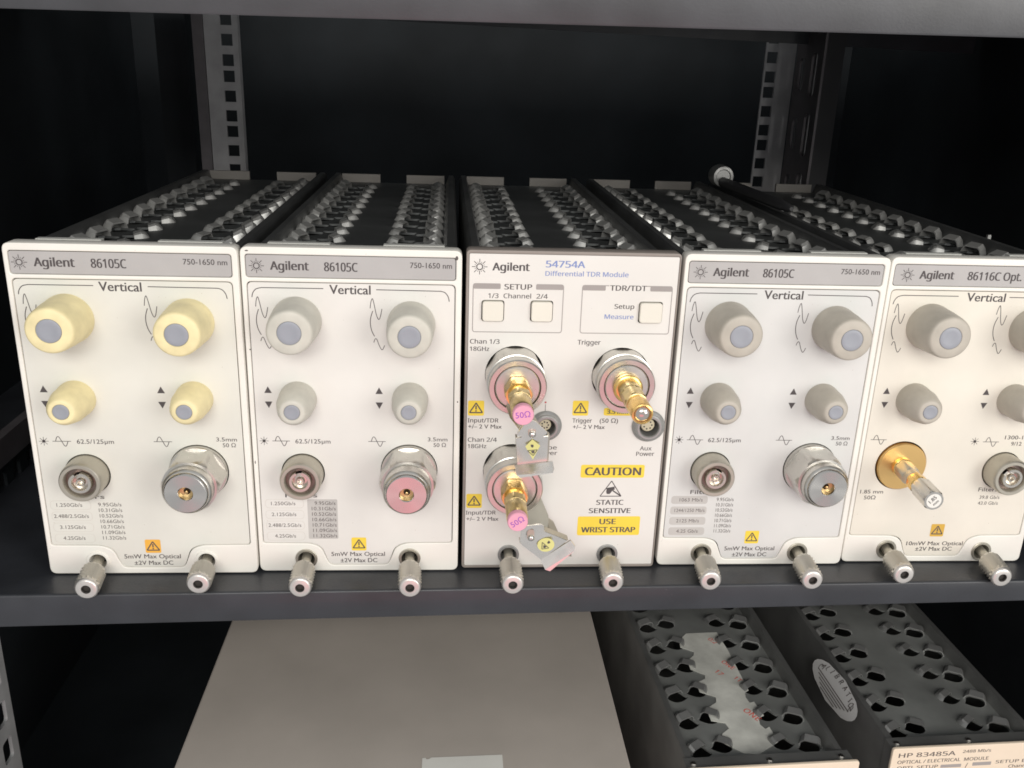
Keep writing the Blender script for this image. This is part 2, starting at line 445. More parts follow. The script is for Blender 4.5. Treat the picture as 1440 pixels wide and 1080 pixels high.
def body(t, n, y0, depth, dark=True):
    """sheet-metal case with raised side ridges, pierced top cover and one hood over each hole"""
    global HOOD_ME
    mb = MB()
    for s in (1, -1):
        pr = [(2, 1), (2, 158.5), (3.6, 161), (7, 161), (9.2, 154.6), (9.2, 152), (4, 152), (4, 1)]
        if s < 0: pr = [(99.6 - a, b) for a, b in pr][::-1]
        k = len(pr)
        mb.add([(a, y0, b) for a, b in pr] + [(a, depth, b) for a, b in pr],
               [(i, (i + 1) % k, k + (i + 1) % k, k + i) for i in range(k)] + [tuple(range(k))[::-1], tuple(range(k, 2 * k))])
    box(mb, 4, 95.6, y0, depth, 1, 3); box(mb, 4.2, 95.4, depth - 3, depth, 3.2, 152)
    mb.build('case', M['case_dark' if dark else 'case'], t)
    loops = [[(9.0, y0), (90.6, y0), (90.6, depth), (9.0, depth)]]
    spots = []
    for r, (u, a) in enumerate(ROWS):
        a = a * (1.9 if dark else 0.75)
        for k in range(n):
            y = y0 + 14 + (k + 0.15) * PITCH + (4 if r in (1, 2) else 0) - 2
            if y > depth - 16: continue
            c, s = math.cos(R(a)), math.sin(R(a))
            mx = -1 if r in (1, 3) else 1; g = 1 if dark else .93; lp = [(u + g * (mx * x * c - yy * s), y + g * (mx * x * s + yy * c)) for x, yy in HOLE]
            loops.append(lp); spots.append((u, y, R(a), r))
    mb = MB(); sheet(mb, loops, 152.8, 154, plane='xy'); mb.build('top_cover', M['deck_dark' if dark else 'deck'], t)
    if HOOD_ME is None:
        HOOD_ME = {}
        for d in (True, False):
            o = HOOD.build('louver', M['louver_dark' if d else 'louver'], t, ang=25); HOOD_ME[d] = o.data; bpy.data.objects.remove(o)
    for u, y, a, r in spots:
        o = sub('louver', HOOD_ME[dark], t, (u + random.uniform(-.25, .25), y, 153.95), a + random.uniform(-.10, .10))
        q = random.uniform(.93, 1.07); o.scale = (1.12, 1.1, (1.75 if dark else 1.4) * q) if r in (0, 3) else (1, 1, q)
        if r in (1, 3): o.scale[0] *= -1
    mb = MB(); box(mb, 8, 38, depth + .2, depth + 3, 140, 160.4); mb.build('rear_plate', M['rear'], t); mb = MB(); box(mb, 59, 89, depth + .2, depth + 3, 140, 160.4); mb.build('rear_plate', M['rear'], t)


def logo(mb, u, z, r, h):
    if isinstance(mb, Print): mb.new('brand_emblem')
    for k in range(8):
        a = k * math.pi / 4; c, s = math.cos(a), math.sin(a)
        ribbon(mb, [(u + r * .52 * c, z + r * .52 * s), (u + r * c, z + r * s)], r * 0.085, h)
        b = a + math.pi / 8
        for rr, q in ((.40, .09), (.62, .06)):
            flat(mb, circ(u + r * rr * math.cos(b), z + r * rr * math.sin(b), r * q, 6), h)
        flat(mb, circ(u + r * .36 * c, z + r * .36 * s, r * .085, 6), h)


def warn(t, u, z, sz, m, h, slant=0.0, ink='ink_brown'):
    mb = MB(); flat(mb, rrect(u - sz / 2, u + sz / 2, z - sz / 2, z + sz / 2, sz * .1, 3), h)
    o = mb.build('warning_label', m, t)
    mb = MB(); a = sz * .40; e = sz * .055
    T = [(u - a, z - a * .74), (u + a, z - a * .74), (u, z + a * .86)]
    for i in range(3): ribbon(mb, [T[i], T[(i + 1) % 3]], e * 1.5, h + .03)
    ribbon(mb, [(u, z + a * .42), (u, z - a * .22)], e * 1.6, h + .03); flat(mb, circ(u, z - a * .46, e, 8), h + .03)
    mb.build('warning_symbol', M[ink], o)


def sine(mb, u0, u1, z, h):
    if isinstance(mb, Print): mb.new('sine_symbol')
    w = u1 - u0; ribbon(mb, [(u0, z), (u1, z)], .28, h)
    ribbon(mb, smooth([(u0 + .17 * w, z), (u0 + .25 * w, z + 1.9), (u0 + .36 * w, z + 2.3), (u0 + .5 * w, z), (u0 + .62 * w, z - 2.2), (u0 + .72 * w, z - 2.3), (u0 + .84 * w, z)]), .32, h)


def star(mb, u, z, h):
    if isinstance(mb, Print): mb.new('light_symbol')
    for k in range(8):
        a = k * math.pi / 4; ribbon(mb, [(u, z), (u + 2.2 * math.cos(a), z + 2.2 * math.sin(a))], .22, h)
    flat(mb, circ(u, z, .75, 12), h)


def tri(mb, u, z, up, h, sl=0.0):
    s = 1 if up else -1
    if isinstance(mb, Print): mb.new('arrow_symbol')
    p = [(u - 1.75, z - 1.6 * s), (u + 1.75, z - 1.6 * s), (u, z + 1.7 * s)]
    flat(mb, p if up else p[::-1], h)


def knob(t, u, z, rb, rf, h, rc, m, n=44):
    mb = MB()
    lathe(mb, u, z, [(rb + .2, -.6), (rb + .25, 1.2), (rb, 4), (rb * .985, h * .5), (rf + (rb - rf) * .45, h * .85), (rf + .35, h - 1.2), (rf - .1, h - .4), (rf - .9, h), (rc + .25, h), (rc + .05, h - .35), (rc - .2, h - .6)], n)
    o = mb.build('knob', m, t, ang=60)
    mb = MB(); lathe(mb, u, z, [(rc, h - 1.2), (rc, h - .1), (rc - .35, h + .12), (rc * .6, h - .1), (rc * .25, h - .22)], n); mb.build('knob_cap', M['cap'], o, ang=60)
    return o


def hexhole(u, z, r): return [(u + r * math.cos(math.pi / 3 * k + .3), z + r * math.sin(math.pi / 3 * k + .3)) for k in range(6)]


def thumbscrew(t, u, z, tu, tz, ring):
    du = (tu - u) / 23.5; dz = (tz - z) / 23.5
    mb = MB(); lathe(mb, u, z, [(2.4, -6), (2.4, 8.5), (3.6, 9.2)], 24, du, dz); o = mb.build('thumbscrew', M['nickel'], t)
    mb = MB()
    lathe(mb, u, z, [(5.5, -1), (5.5, .35), (5.2, .6), (4.2, .6), (4.0, .3), (4.0, -7)], 36, cap=False); mb.build('collar', ring, o)
    mb = MB(); n = 30; rows = 12; h0, h1 = 9.0, 22.3; prof = []
    v = []; f = []
    for i in range(rows + 1):
        h = h0 + (h1 - h0) * i / rows
        for k in range(n):
            a = 2 * math.pi * k / n
            r = 5.85 if k % 2 == i % 2 else 5.0
            if i in (0, rows): r = 5.2
            v.append((u + du * h + r * math.cos(a), -h, z + dz * h + r * math.sin(a)))
    for i in range(rows):
        for k in range(n):
            k2 = (k + 1) % n; f.append((i * n + k, i * n + k2, (i + 1) * n + k2, (i + 1) * n + k))
    mb.add(v, f); mb.build('knurled_grip', M['knurl'], o, ang=5)
    mb = MB(); lathe(mb, u, z, [(3.4, 9.2), (5.1, 9.0), (5.2, 9.0)], 40, du, dz, cap=False)
    lathe(mb, u, z, [(5.2, 22.3), (5.5, 22.5), (5.5, 23.2), (4.8, 24.3), (4.4, 24.5), (2.25, 24.5)], 40, du, dz, cap=False)
    mb.build('end_cap', M['end_steel'], o)
    mb = MB(); lathe(mb, u, z, [(2.28, 24.5), (2.0, 24.35), (1.9, 23.0)], 6, du, dz); mb.build('hex_socket', M['hole'], o, ang=10)
    return o


def optical(t, u, z, hh=10.0, big=1.0, notch=110, lt='nickel'):
    mb = MB(); k = big
    lathe(mb, u, z, [(10.0 * k, -4), (9.9 * k, hh - 2.2), (9.5 * k, hh - .5), (9.0 * k, hh), (7.6 * k, hh), (7.2 * k, hh - .5), (7.0 * k, hh - 4)], 48, cap=False)
    o = mb.build('optical_connector', M[lt], t, ang=40)
    mb = MB(); lathe(mb, u, z, [(7.2 * k, hh - 3.4), (4.6 * k, hh - 3.4)], 40, cap=False); mb.build('groove_floor', M['groove'], o)
    # keyed barrel: a ring with a gap
    mb = MB(); n = 44; a0 = R(notch) + .28; a1 = R(notch) + 2 * math.pi - .28; ro, ri = 5.3 * k, 3.6 * k; v = []; f = []
    for i in range(n + 1):
        a = a0 + (a1 - a0) * i / n; c, s = math.cos(a), math.sin(a)
        for r, h in ((ro, hh - 5), (ro, hh - .4), (ro - .3, hh), (ri + .2, hh), (ri, hh - .3), (ri, hh - 5)):
            v.append((u + r * c, -h, z + r * s))
    for i in range(n):
        for j in range(5): f.append((i * 6 + j, (i + 1) * 6 + j, (i + 1) * 6 + j + 1, i * 6 + j + 1))
    f += [tuple(range(6)), tuple(n * 6 + j for j in range(5, -1, -1))]
    mb.add(v, f); mb.build('keyed_barrel', M['nickel_light'], o, ang=40)
    mb = MB(); lathe(mb, u, z, [(3.7 * k, hh - 2.6), (2.1 * k, hh - 2.4), (2.0 * k, hh - 1), (1.7 * k, hh - .6), (1.2 * k, hh - .6), (1.0 * k, hh - 2.5), (.3, hh - 2.5)], 28); mb.build('ferrule', M['nickel_light'], o)


def electrical(t, u, z, h=25.0, du=0.0, dz=0.0):
    mb = MB()
    lathe(mb, u, z, [(13.55, -3), (13.55, 1.6), (13.2, 2.2), (11.5, 2.3)], 60, du, dz, cap=False)
    lathe(mb, u, z, [(13.6, 2.0), (13.6, 14.0), (13.1, 15.8), (12.0, 17.4)], 84, du, dz, rf=hexr(24.2, R(0)), cap=False)
    lathe(mb, u, z, [(12.4, 17.2), (11.4, 17.3), (11.2, 18), (11.2, h - 3), (10.6, h - 1.9), (10.2, h - 1.6)], 60, du, dz, cap=False)
    o = mb.build('electrical_connector', M['steel'], t, ang=28)
    mb = MB(); lathe(mb, 0, 0, [(10.2, h - 1.6), (9.7, h - .4), (9.2, h), (3.5, h), (3.2, h - .4), (3.0, h - 5)], 60, du, dz, cap=False)
    f1 = mb.build('turned_face', M['steel_face'], o, (u, 0, z), ang=30)
    mb = MB(); lathe(mb, u, z, [(3.1, h - 3.4), (1.6, h - 3.6), (1.4, h - 5)], 28, du, dz, cap=False); lathe(mb, u, z, [(.75, h - 6), (.7, h - 2), (.3, h - 1.8)], 16, du, dz); mb.build('centre_pin', M['pin'], o)
    mb = MB(); flat(mb, circ(u + du * h, z + dz * h, 1.7, 16), h - 4.8); mb.build('bore', M['hole'], o)


TAB = [(2.2, 15.7), (23.5, 15.7), (31.5, 13.5), (32.8, 7.5), (35.5, 3.2), (64, 3.2), (66.2, 7.5), (67.5, 13.5), (75.5, 15.7), (96.8, 15.7), (96.8, 149.2), (2.2, 149.2)]
def inner_outline(g=0.0):
    P = [(2.4 + g, 15.8 + g), (26 + g, 15.6 + g), (31.2 + g, 13.2 + g), (33 + g, 8.0), (35.2, 3.3 + g), (64.2, 3.3 + g), (66.2 - g, 8.0), (68 - g, 13.2 + g), (73.2 - g, 15.6 + g), (96.7 - g, 15.8 + g), (96.7 - g, 149.1 - g), (2.4 + g, 149.1 - g)]
    return fillet(P, [1.5, 4, 3, 3, 2, 2, 3, 3, 4, 1.5, 2.2, 2.2], 4)


def lightwave_module(i, loc, yaw, label, panel, knob_m, model, heads, opt):
    t = thing('instrument_module', label, 'instrument module', loc, yaw, 'white front instrument modules on the shelf')
    body(t, 14, 9.6, 335)
    sx = opt.get('screws', ((23.5, 7.0), (75.2, 7.2)))
    mb = MB()
    sheet(mb, [rrect(0.2, 99.6, 0, 165, 3.4), inner_outline(), rrect(2.3, 96.9, 151.0, 161.6, 1.5), circ(*sx[0], 5.0), circ(*sx[1], 5.0)], -9, 0, 0.55)
    mb.build('bezel', M['bezel'], t, ang=40)
    mb = MB(); box(mb, 11, 39, 9.1, 13, 158, 165.3); mb.build('bezel_tab', M['tab'], t); mb = MB(); box(mb, 63.5, 91.5, 9.1, 13, 158, 165.3); mb.build('bezel_tab', M['tab'], t)
    mb = MB(); sheet(mb, [rrect(2.6, 96.6, 151.3, 161.3, 1.3)], -2.2, -.5); mb.build('header_strip', M['header'], t)
    mb = MB(); box(mb, 4.2, 95.4, 9.62, 11, 3.2, 152.6); mb.build('dark_backing', M['rod'], t)  # black backing put in so the panel holes look dark inside
    mb = MB(); oc = opt.get('oc', (23.7, 54.0)); el = opt.get('el', (75.1, 55.6)); er = opt.get('er', 13.9)
    sheet(mb, [inner_outline(.35), circ(*oc, 10.5), circ(*el, er)], -2.2, -.5); mb.build('front_panel', M[panel], t)
    H = -.43; D = Print(M['ink'], t); L = Print(M['ink_brown'], t)
    # header print
    a0 = opt.get('head', 0.0)
    logo(D, 7.2 + a0, 156.3, 3.4, H)
    global FACE
    FACE = SANS
    text(D, 'Agilent', 13.4 + a0, 154.6, 3.85, 30.3 + a0, h=H, bold=.018)
    text(D, model, 37.4 + a0, 154.4, 4.0, opt.get('model_end', 52.2) + a0, h=H, bold=.012)
    FACE = None
    if opt.get('range', True): text(D, '750-1650 nm', 76.0, 156.6, 2.5, 95.0, h=H, bold=.006)
    text(D, 'Vertical', 39.4 + a0 * .8, 143.9, 4.2, 57.9 + a0 * 1.3, h=H, bold=.012)
    D.new('bracket_line'); ribbon(D, smooth([(4.4, 141.8), (4.9, 143.8), (6.4, 145.6), (8.9, 146.3)]) + [(36.6, 146.3)], .38, H)
    D.new('bracket_line'); ribbon(D, [(60.5 + a0, 146.2), (89.6, 146.0)] + smooth([(90.0, 146.0), (92, 145.3), (93.4, 143.4), (93.9, 141.2)]), .38, H)
    for k in range(2):
        d = 51.8 * k
        D.new('scale_symbol'); ribbon(D, smooth([(5.8 + d, 137.4), (6.2 + d, 140.3), (6.9 + d, 142.0), (7.6 + d, 139.6), (8.6 + d, 134.4), (9.6 + d, 132.2), (10.4 + d, 133.4), (11.2 + d, 137.2)]), .32, H)
        ribbon(D, smooth([(7.0 + d, 136.2), (6.0 + d, 133), (5.8 + d, 129.8), (6.4 + d, 126.6), (7.6 + d, 124)]), .36, H)
        ribbon(D, smooth([(7.2 + d, 121), (7.8 + d, 122.6), (8.6 + d, 122.6), (9.8 + d, 119.4), (10.8 + d, 117.6), (11.5 + d, 118), (12.2 + d, 119.7)]), .32, H)
        tri(D, (9.1, 61.1)[k], 97.1, True, H); tri(D, (9.1, 61.1)[k], 89.6, False, H)
    if not opt.get('swap'):
        star(D, 5.9, 71, H); sine(D, 9.8, 18.1, 71, H); text(D, '62.5/125µm', 20.7, 69.8, 2.2, 37.4, h=H, bold=.004)
        sine(D, 55.5, 63.9, 71, H); text(D, '3.5mm', 84.2, 71.3, 2.0, 93.7, h=H, bold=.004); text(D, '50 Ω', 87.0, 68.3, 2.0, 93.0, h=H, bold=.004)
        text(D, 'Filters', 14.5, 41.0, 2.2, opt.get('filt_end', 30), h=H, bold=.004)
        text(D, '5mW Max Optical', 35.9, 8.2, 2.3, 62.7, h=H, bold=.008); text(D, '±2V Max DC', 40.4, 4.6, 2.3, 58.8, h=H, bold=.008)
    else:
        sine(D, 5.2, 13.6, 70.6, H); text(D, '1.85 mm', 4.5, 40.2, 2.1, 16.8, h=H, bold=.004); text(D, '50Ω', 7.0, 36.8, 2.1, 13.2, h=H, bold=.004)
        star(D, 60.6, 70, H); sine(D, 65.0, 73.6, 69.8, H); text(D, '1300-1', 76.4, 71.3, 2.1, 86, h=H, bold=.004); text(D, '9/12', 80.4, 67.8, 2.1, 86, h=H, bold=.004)
        text(D, 'Filters', 68.3, 41.6, 2.2, 79, h=H, bold=.004); text(D, '39.8 Gb/s', 69.8, 37.2, 1.9, 80.8, h=H, bold=.002); text(D, '43.0 Gb/s', 69.6, 33.8, 1.9, 80.6, h=H, bold=.002)
        text(D, '10mW Max Optical', 34.9, 9.6, 2.3, 66.1, h=H, bold=.008); text(D, '±2V Max DC', 40.4, 6.3, 2.3, 60.6, h=H, bold=.008)
    D.build('printed_lettering', M['ink'], t)
    # rate table
    if 'rates' in opt:
        P = MB(); Q = MB()
        for k, s in enumerate(opt['rates']):
            z = 36.9 - 6.0 * k; e = opt['rx'][k]
            text(L, s, e[0], z - .2, 1.9, e[1], h=H, bold=.002)
            P = MB()
            if opt['pill'] == 'filled': sheet(P, [rrect(5.0, 24.0, z - 1.6, z + 2.9, 1.6)], H - .09, H - .03)
            else:
                o_ = fillet([(4.6, z - 1.7), (23.2, z - 1.7), (23.2, z + 3), (4.6, z + 3)], 2); ribbon(P, o_ + [o_[0]], .16, H)
            P.build('rate_outline', M['pill_pale' if opt['pill'] != 'filled' else 'pill_grey'], t)
        for k, s in enumerate(opt['rates2']):
            z = 37.2 - 3.02 * k; q = opt['r2']
            text(L, s, q[0] + q[2] * k + (1.6 if k == 0 and q[3] else 0), z - .3, 1.9, q[1] + q[2] * k, h=H, bold=.003)
        if opt.get('grey_table'):
            sheet(Q, [rrect(25, 39.7, 18.0, 39.9, .7)], H - .10, H - .05); Q.build('table_patch', M['pill_grey'], t)
        L.build('rate_lettering', M['ink_brown'], t)
    wu, wz, wm = opt['warn']; warn(t, wu, wz, 7.4, M[wm], H, ink='ink_brown')
    km = M[knob_m]
    dk = opt.get('dk', 0)
    knob(t, 23.9 + dk, 130.9, 11.3, 9.9, 20.5, 5.3, km); knob(t, 76.4 + dk, 129.9, 11.0, 9.7, 20.5, 5.1, km)
    knob(t, 22.9 + dk, 92.5, 8.7, 5.9, 17.5, 3.6, km); knob(t, 75.8 + dk * .5, 92.9, 8.4, 5.8, 17.5, 3.5, km)
    optical(t, *oc, notch=opt.get('notch', 110), lt=opt.get('oc_m', 'nickel'))
    if not opt.get('swap'): electrical(t, *el, opt.get('eh', 25))
    else:
        mb = MB(); lathe(mb, *el, [(12.9, -3), (12.9, .6), (12.4, 1.2), (4, 1.2)], 56); g = mb.build('gold_flange', M['gold_disc'], t)
        mb = MB(); lathe(mb, *el, [(4.9, 1.2), (4.9, 2.2), (4.4, 2.6), (4.0, 2.6)], 40); mb.build('boss', M['gold'], g)
    for (a, b), (c, d) in zip(sx, heads): thumbscrew(t, a, b, c, d, M[opt.get('ring', 'nickel')])
    return t


R1 = ['1.250Gb/s', '2.488/2.5Gb/s', '3.125Gb/s', '4.25Gb/s']; R2 = ['1.250Gb/s', '2.125Gb/s', '2.488/2.5Gb/s', '4.25Gb/s']
R4 = ['1063 Mb/s', '1244/1250 Mb/s', '2125 Mb/s', '4.25 Gb/s']
RR = ['9.95Gb/s', '10.31Gb/s', '10.52Gb/s', '10.66Gb/s', '10.71Gb/s', '11.09Gb/s', '11.32Gb/s']
EX = [(7.4, 19.2), (5.5, 21.6), (7.6, 19.5), (8.4, 18.7)]; EX2 = [(7.4, 19.2), (7.4, 19.4), (5.5, 21.6), (8.4, 18.7)]; EX4 = [(9.3, 21.4), (7.2, 23), (8.6, 20.6), (9.2, 20.6)]
XS = [0, 101.0, 202.5, 304.6, 405.5]; YS = [-1.1, .7, 2.7, 4.9, 7.4]; YAW = [R(.10), R(-.095), R(.33), R(.089), R(-.19)]
_m1 = lightwave_module(0, (XS[0] - .7, YS[0], 0), YAW[0], 'white module with four yellowed knobs at the left end of the row', 'panel_a', 'knob_yellow', '86105C', ((26.1, 6.1), (77.0, 8.4)),
                 dict(rates=R1, rx=EX, rates2=RR, r2=(26.6, 37.4, .06, False), pill='line', warn=(50, 15, 'amber'), notch=100, head=-.6, oc_m='nickel', ring='bezel', eh=24.5))
_m1.scale = (1.016, 1, 1)
def chips(t, L):
    for u, z, a, b in L:
        mb = MB(); flat(mb, [(u + a * math.cos(k * 1.047) * (1 + .3 * math.sin(k * 5)), z + b * math.sin(k * 1.047)) for k in range(6)], .04); mb.build('paint_chip', M['ink_brown'], t)
_m2 = lightwave_module(1, (XS[1], YS[1], 0), YAW[1], 'white module with pale grey knobs, beside the yellow knobbed one, grey rate table', 'panel_b', 'knob_pale', '86105C', ((23.8, 5.1), (76.3, 4.8)),
                 dict(rates=R2, rx=EX2, rates2=RR, r2=(27.0, 38.8, .06, True), pill='line', grey_table=True, warn=(49.8, 15, 'yellow'), notch=95, eh=27))
chips(_m2, [(3.4, 163.2, .8, .35), (97.2, 161.6, .7, 1.1), (2.2, 117, .35, .4), (98.4, 92, .3, .5), (1.2, 60, .25, .9)])
lightwave_module(3, (XS[3], YS[3], 0), YAW[3], 'white module with grey knobs between the caution panel and the gold disc module', 'panel_c', 'knob_grey', '86105C', ((22.4, 4.8), (74.8, 4.9)),
                 dict(rates=R4, rx=EX4, rates2=RR, r2=(28.7, 37.6, .05, False), pill='filled', warn=(49.8, 16, 'yellow'), notch=75, head=.9, filt_end=27, eh=24.5, dk=.4))
lightwave_module(4, (XS[4], YS[4], 0), YAW[4], 'cream module with a gold disc connector, cut off by the right edge of the photo', 'panel_d', 'knob_grey', '86116C Opt. 0', ((22.7, 6.4), (75.2, 4.5)),
                 dict(range=False, model_end=68.5, swap=True, oc=(78.4, 53.7), el=(23.6, 56.2), er=13.6, warn=(50.5, 18.6, 'ochre'), head=1.9, notch=140, screws=((24, 7.5), (77.0, 6.2)), dk=.6))


# ------------------------------------------------------------------ the caution module in the middle
t = thing('instrument_module', 'grey framed module with yellow CAUTION print and square buttons, mid row', 'instrument module', (XS[2], YS[2], 0), YAW[2], 'white front instrument modules on the shelf')
body(t, 14, 9.6, 335)
mb = MB(); sheet(mb, [rrect(0.1, 100.2, 0, 165.2, 2.2), rrect(1.4, 99.3, 1.5, 163.6, .8)], -9, 0, .4); mb.build('frame', M['frame_grey'], t)
CH = [(24.0, 105.5), (24.2, 55.0), (75.5, 105.2)]; AUX = (91.2, 79.2); PRB = (40.3, 79.0)
B = [(7.7, 17.8, 131.8, 141.5), (30.6, 40.7, 131.9, 141.6), (82, 92.9, 131.9, 141.8)]
mb = MB(); sheet(mb, [rrect(1.5, 99.2, 1.6, 163.5, .7)] + [circ(*c, 14.2) for c in CH] + [circ(*AUX, 7.0), circ(*PRB, 6.6), circ(24, 7.7, 4.6), circ(75.4, 7.7, 4.6)] + [rrect(a - .3, b + .3, c - .3, d + .3, 1.6) for a, b, c, d in B], -2.4, -.2)
mb.build('front_panel', M['panel_t'], t)
mb = MB(); box(mb, 4.2, 95.4, 9.62, 11, 3.2, 152.6); mb.build('dark_backing', M['rod'], t)  # same black backing, darkens the holes of this panel
for a, b, c, d in B:
    mb = MB(); sheet(mb, [rrect(a + .15, b - .15, c + .15, d - .15, 1.5)], -3, 1.6, .35); mb.build('button', M['button'], t, ang=50)
FACE = SANS
H = -.14; D = Print(M['ink'], t); BL = Print(M['ink_blue'], t); G = Print(M['bar_grey'], t)
logo(D, 6.2, 157.4, 3.6, H); text(D, 'Agilent', 12.2, 155.8, 3.6, 29.1, h=H, bold=.018)
text(BL, '54754A', 36.8, 157.7, 3.1, 54.9, h=H, bold=.014); text(BL, 'Differential TDR Module', 36.7, 153.7, 2.2, 75.6, h=H, bold=.008)
text(D, 'SETUP', 17.9, 147.0, 2.5, 30.7, h=H, bold=.012); text(D, '1/3', 10.5, 142.8, 2.2, 15.2, h=H, bold=.006); text(D, 'Channel', 17.6, 142.8, 2.2, 30.4, h=H, bold=.006); text(D, '2/4', 33.0, 142.8, 2.2, 38.2, h=H, bold=.006)
text(D, 'TDR/TDT', 67.4, 147.2, 2.5, 84.7, h=H, bold=.012); text(D, 'Setup', 70.1, 138.5, 2.2, 79.5, h=H, bold=.008); text(BL, 'Measure', 65.7, 133.5, 2.2, 79.5, h=H, bold=.008)
for x0, x1 in ((3.4, 45.5), (54.4, 97)):
    o_ = [(x0 + 12.5, 149.5)] + fillet([(x0, 149.5), (x0, 126.4), (x1, 126.4), (x1, 149.5)], 1.3) + [(x1 - 12.5, 149.5)]; G.new('group_outline'); ribbon(G, o_, .4, H)
for x0, x1 in ((3.5, 16.1), (32.6, 45.4), (54.5, 65.3), (86.5, 96.9)): G.new('group_bar'); flat(G, rrect(x0, x1, 147.1, 149.6, .5, 2), H + .03)
text(D, 'Chan 1/3', 2.4, 120.6, 2.2, 16.3, h=H, bold=.008); text(D, '18GHz', 2.4, 117, 2.1, 11.5, h=H, bold=.008); text(D, 'Trigger', 53.6, 120.7, 2.3, 64.6, h=H, bold=.008)
text(D, 'Input/TDR', 2.0, 80.6, 2.1, 16.9, h=H, bold=.008); text(D, '+/– 2 V Max', 2.3, 77.4, 2.1, 18.6, h=H, bold=.008)
text(D, 'Chan 2/4', 2.2, 70.4, 2.2, 16.4, h=H, bold=.008); text(D, '18GHz', 2.2, 67, 2.1, 11.3, h=H, bold=.008)
text(D, 'Input/TDR', 1.9, 30.6, 2.1, 16.9, h=H, bold=.008); text(D, '+/– 2 V Max', 2.2, 27.1, 2.1, 18.4, h=H, bold=.008)
text(D, 'Trigger', 53.3, 80.7, 2.2, 62.9, h=H, bold=.008); text(D, '(50 Ω)', 66.8, 80.7, 2.2, 75.9, h=H, bold=.006); text(D, '+/– 2 V Max', 53.7, 77.4, 2.1, 69.5, h=H, bold=.008)
text(D, 'Probe', 35.6, 66.4, 2.1, 46.2, h=H, bold=.008); text(D, 'Power', 35.6, 63.4, 2.1, 46.6, h=H, bold=.008)
text(D, 'Aux', 88, 66, 2.2, 93.9, h=H, bold=.006); text(D, 'Power', 86.4, 63, 2.2, 95.5, h=H, bold=.006)
text(D, 'STATIC', 68, 35.9, 2.7, 81.8, h=H, bold=.014); text(D, 'SENSITIVE', 64.5, 31.2, 2.7, 85.8, h=H, bold=.014)
T = [(75.05, 49.2), (69.6, 40.7), (80.4, 40.7)]
D.new('static_symbol')
for k in range(3): ribbon(D, [T[k], T[(k + 1) % 3]], .45, H)
flat(D, [(72.6, 43.2), (72.8, 45.2), (74.2, 45.6), (76.6, 45.6), (77.0, 44.6), (75.6, 43.6), (75.0, 42.6), (74.3, 41.8), (73.6, 42.0), (73.0, 41.9)], H)
ribbon(D, [(76.0, 43.8), (80.0, 41.0)], .7, H); ribbon(D, [(72.2, 44.9), (77.2, 45.9)], .5, H)
D.build('printed_lettering', M['ink'], t); BL.build('blue_lettering', M['ink_blue'], t); G.build('group_outline', M['bar_grey'], t)
for (x0, x1, z0, z1, rows) in ((59, 91.3, 51, 58.1, [('CAUTION', 61.3, 89.4, 52.4, 4.2)]), (59, 91.3, 18.5, 29.3, [('USE', 70.4, 78.6, 24.9, 3.0), ('WRIST STRAP', 61.2, 89, 20.2, 3.0)]), (68.5, 82.5, 84.5, 88.5, [('3.5 mm', 70.2, 80.4, 85.5, 2.2)])):
    mb = MB(); flat(mb, rrect(x0, x1, z0, z1, 1.0, 3), H); o = mb.build('caution_label', M['yellow'], t)
    mb = MB()
    for s, a, b, z, c in rows: text(mb, s, a, z, c, b, h=H + .04, bold=.020)
    mb.build('caution_lettering', M['ink_brown'], o)
for u, z in ((5.9, 88), (5.9, 38.2), (56.9, 88.3)): warn(t, u, z, 7.8, M['yellow'], H)
mb = MB(); flat(mb, circ(39.6, 91.2, .5, 10), H); mb.build('red_dot', M['red'], t)
mb = MB(); ribbon(mb, [(39.6, 90.2), (39.6, 86.4)], .25, H); mb.build('index_line', M['ink'], t)


def ring_conn(u, z, h, ro=13.5, taper=False):
    mb = MB()
    lathe(mb, u, z, [(14.0, -4), (14.0, h - 8), (13.9, h - 7)], 84, rf=hexr(26.6, R(0)), cap=False)
    lathe(mb, u, z, [(13.9, h - 7.0), (13.4, h - 6.8), (13.5, h - 6.2), (13.5, h - .6), (13.0, h), (10.9, h), (10.75, h - .3), (10.7, h - 1.6), (10.5, h - 1.7), (10.4, h - .5), (9.9, h - .1), (5.5, h + .3)], 64)
    o = mb.build('ring_connector', M['steel'], t, ang=28)
    return o


for (u, z), h in zip(CH, (20, 22, 16)): ring_conn(u, z, h)


def multipin(u, z, r, pins):
    mb = MB(); lathe(mb, u, z, [(r + 1.2, -1), (r + 1.2, .5), (r + .6, 1.2), (r, 1.6), (r - .4, 2.6), (r - 1.0, 3.0), (r - 1.9, 3.0), (r - 2.3, 2.4), (r - 2.6, -4)], 44, cap=False)
    o = mb.build('power_socket', M['socket'], t, ang=30)
    mb = MB(); flat(mb, circ(u, z, r - 2.4, 30), -3.5); mb.build('socket_floor', M['hole'], o)
    mb = MB(); lathe(mb, u - .6, z + 1.0, [(r - 3.6, -3.4), (r - 3.6, 1.0), (r - 4, 1.4)], 28); k = mb.build('insulator', M['insulator'], o)
    mb = MB()
    for j in range(pins):
        a = 2 * math.pi * j / pins; flat(mb, circ(u - .6 + (r - 5.0) * math.cos(a), z + 1.0 + (r - 5.0) * math.sin(a), .45, 8), 1.46)
    mb.build('pin_hole', M['hole'], o)


multipin(*AUX, 7.0, 7); multipin(*PRB, 6.6, 7)
for (a, b), (c, d) in zip(((24.1, 7.7), (75.4, 7.7)), ((24.8, 4.7), (74.5, 5.3))): thumbscrew(t, a, b, c, d, M['socket'])
MID = t


def on_mid(name, label, cat, grp=None): return thing(name, label, cat, (XS[2], YS[2], 0), YAW[2], grp)


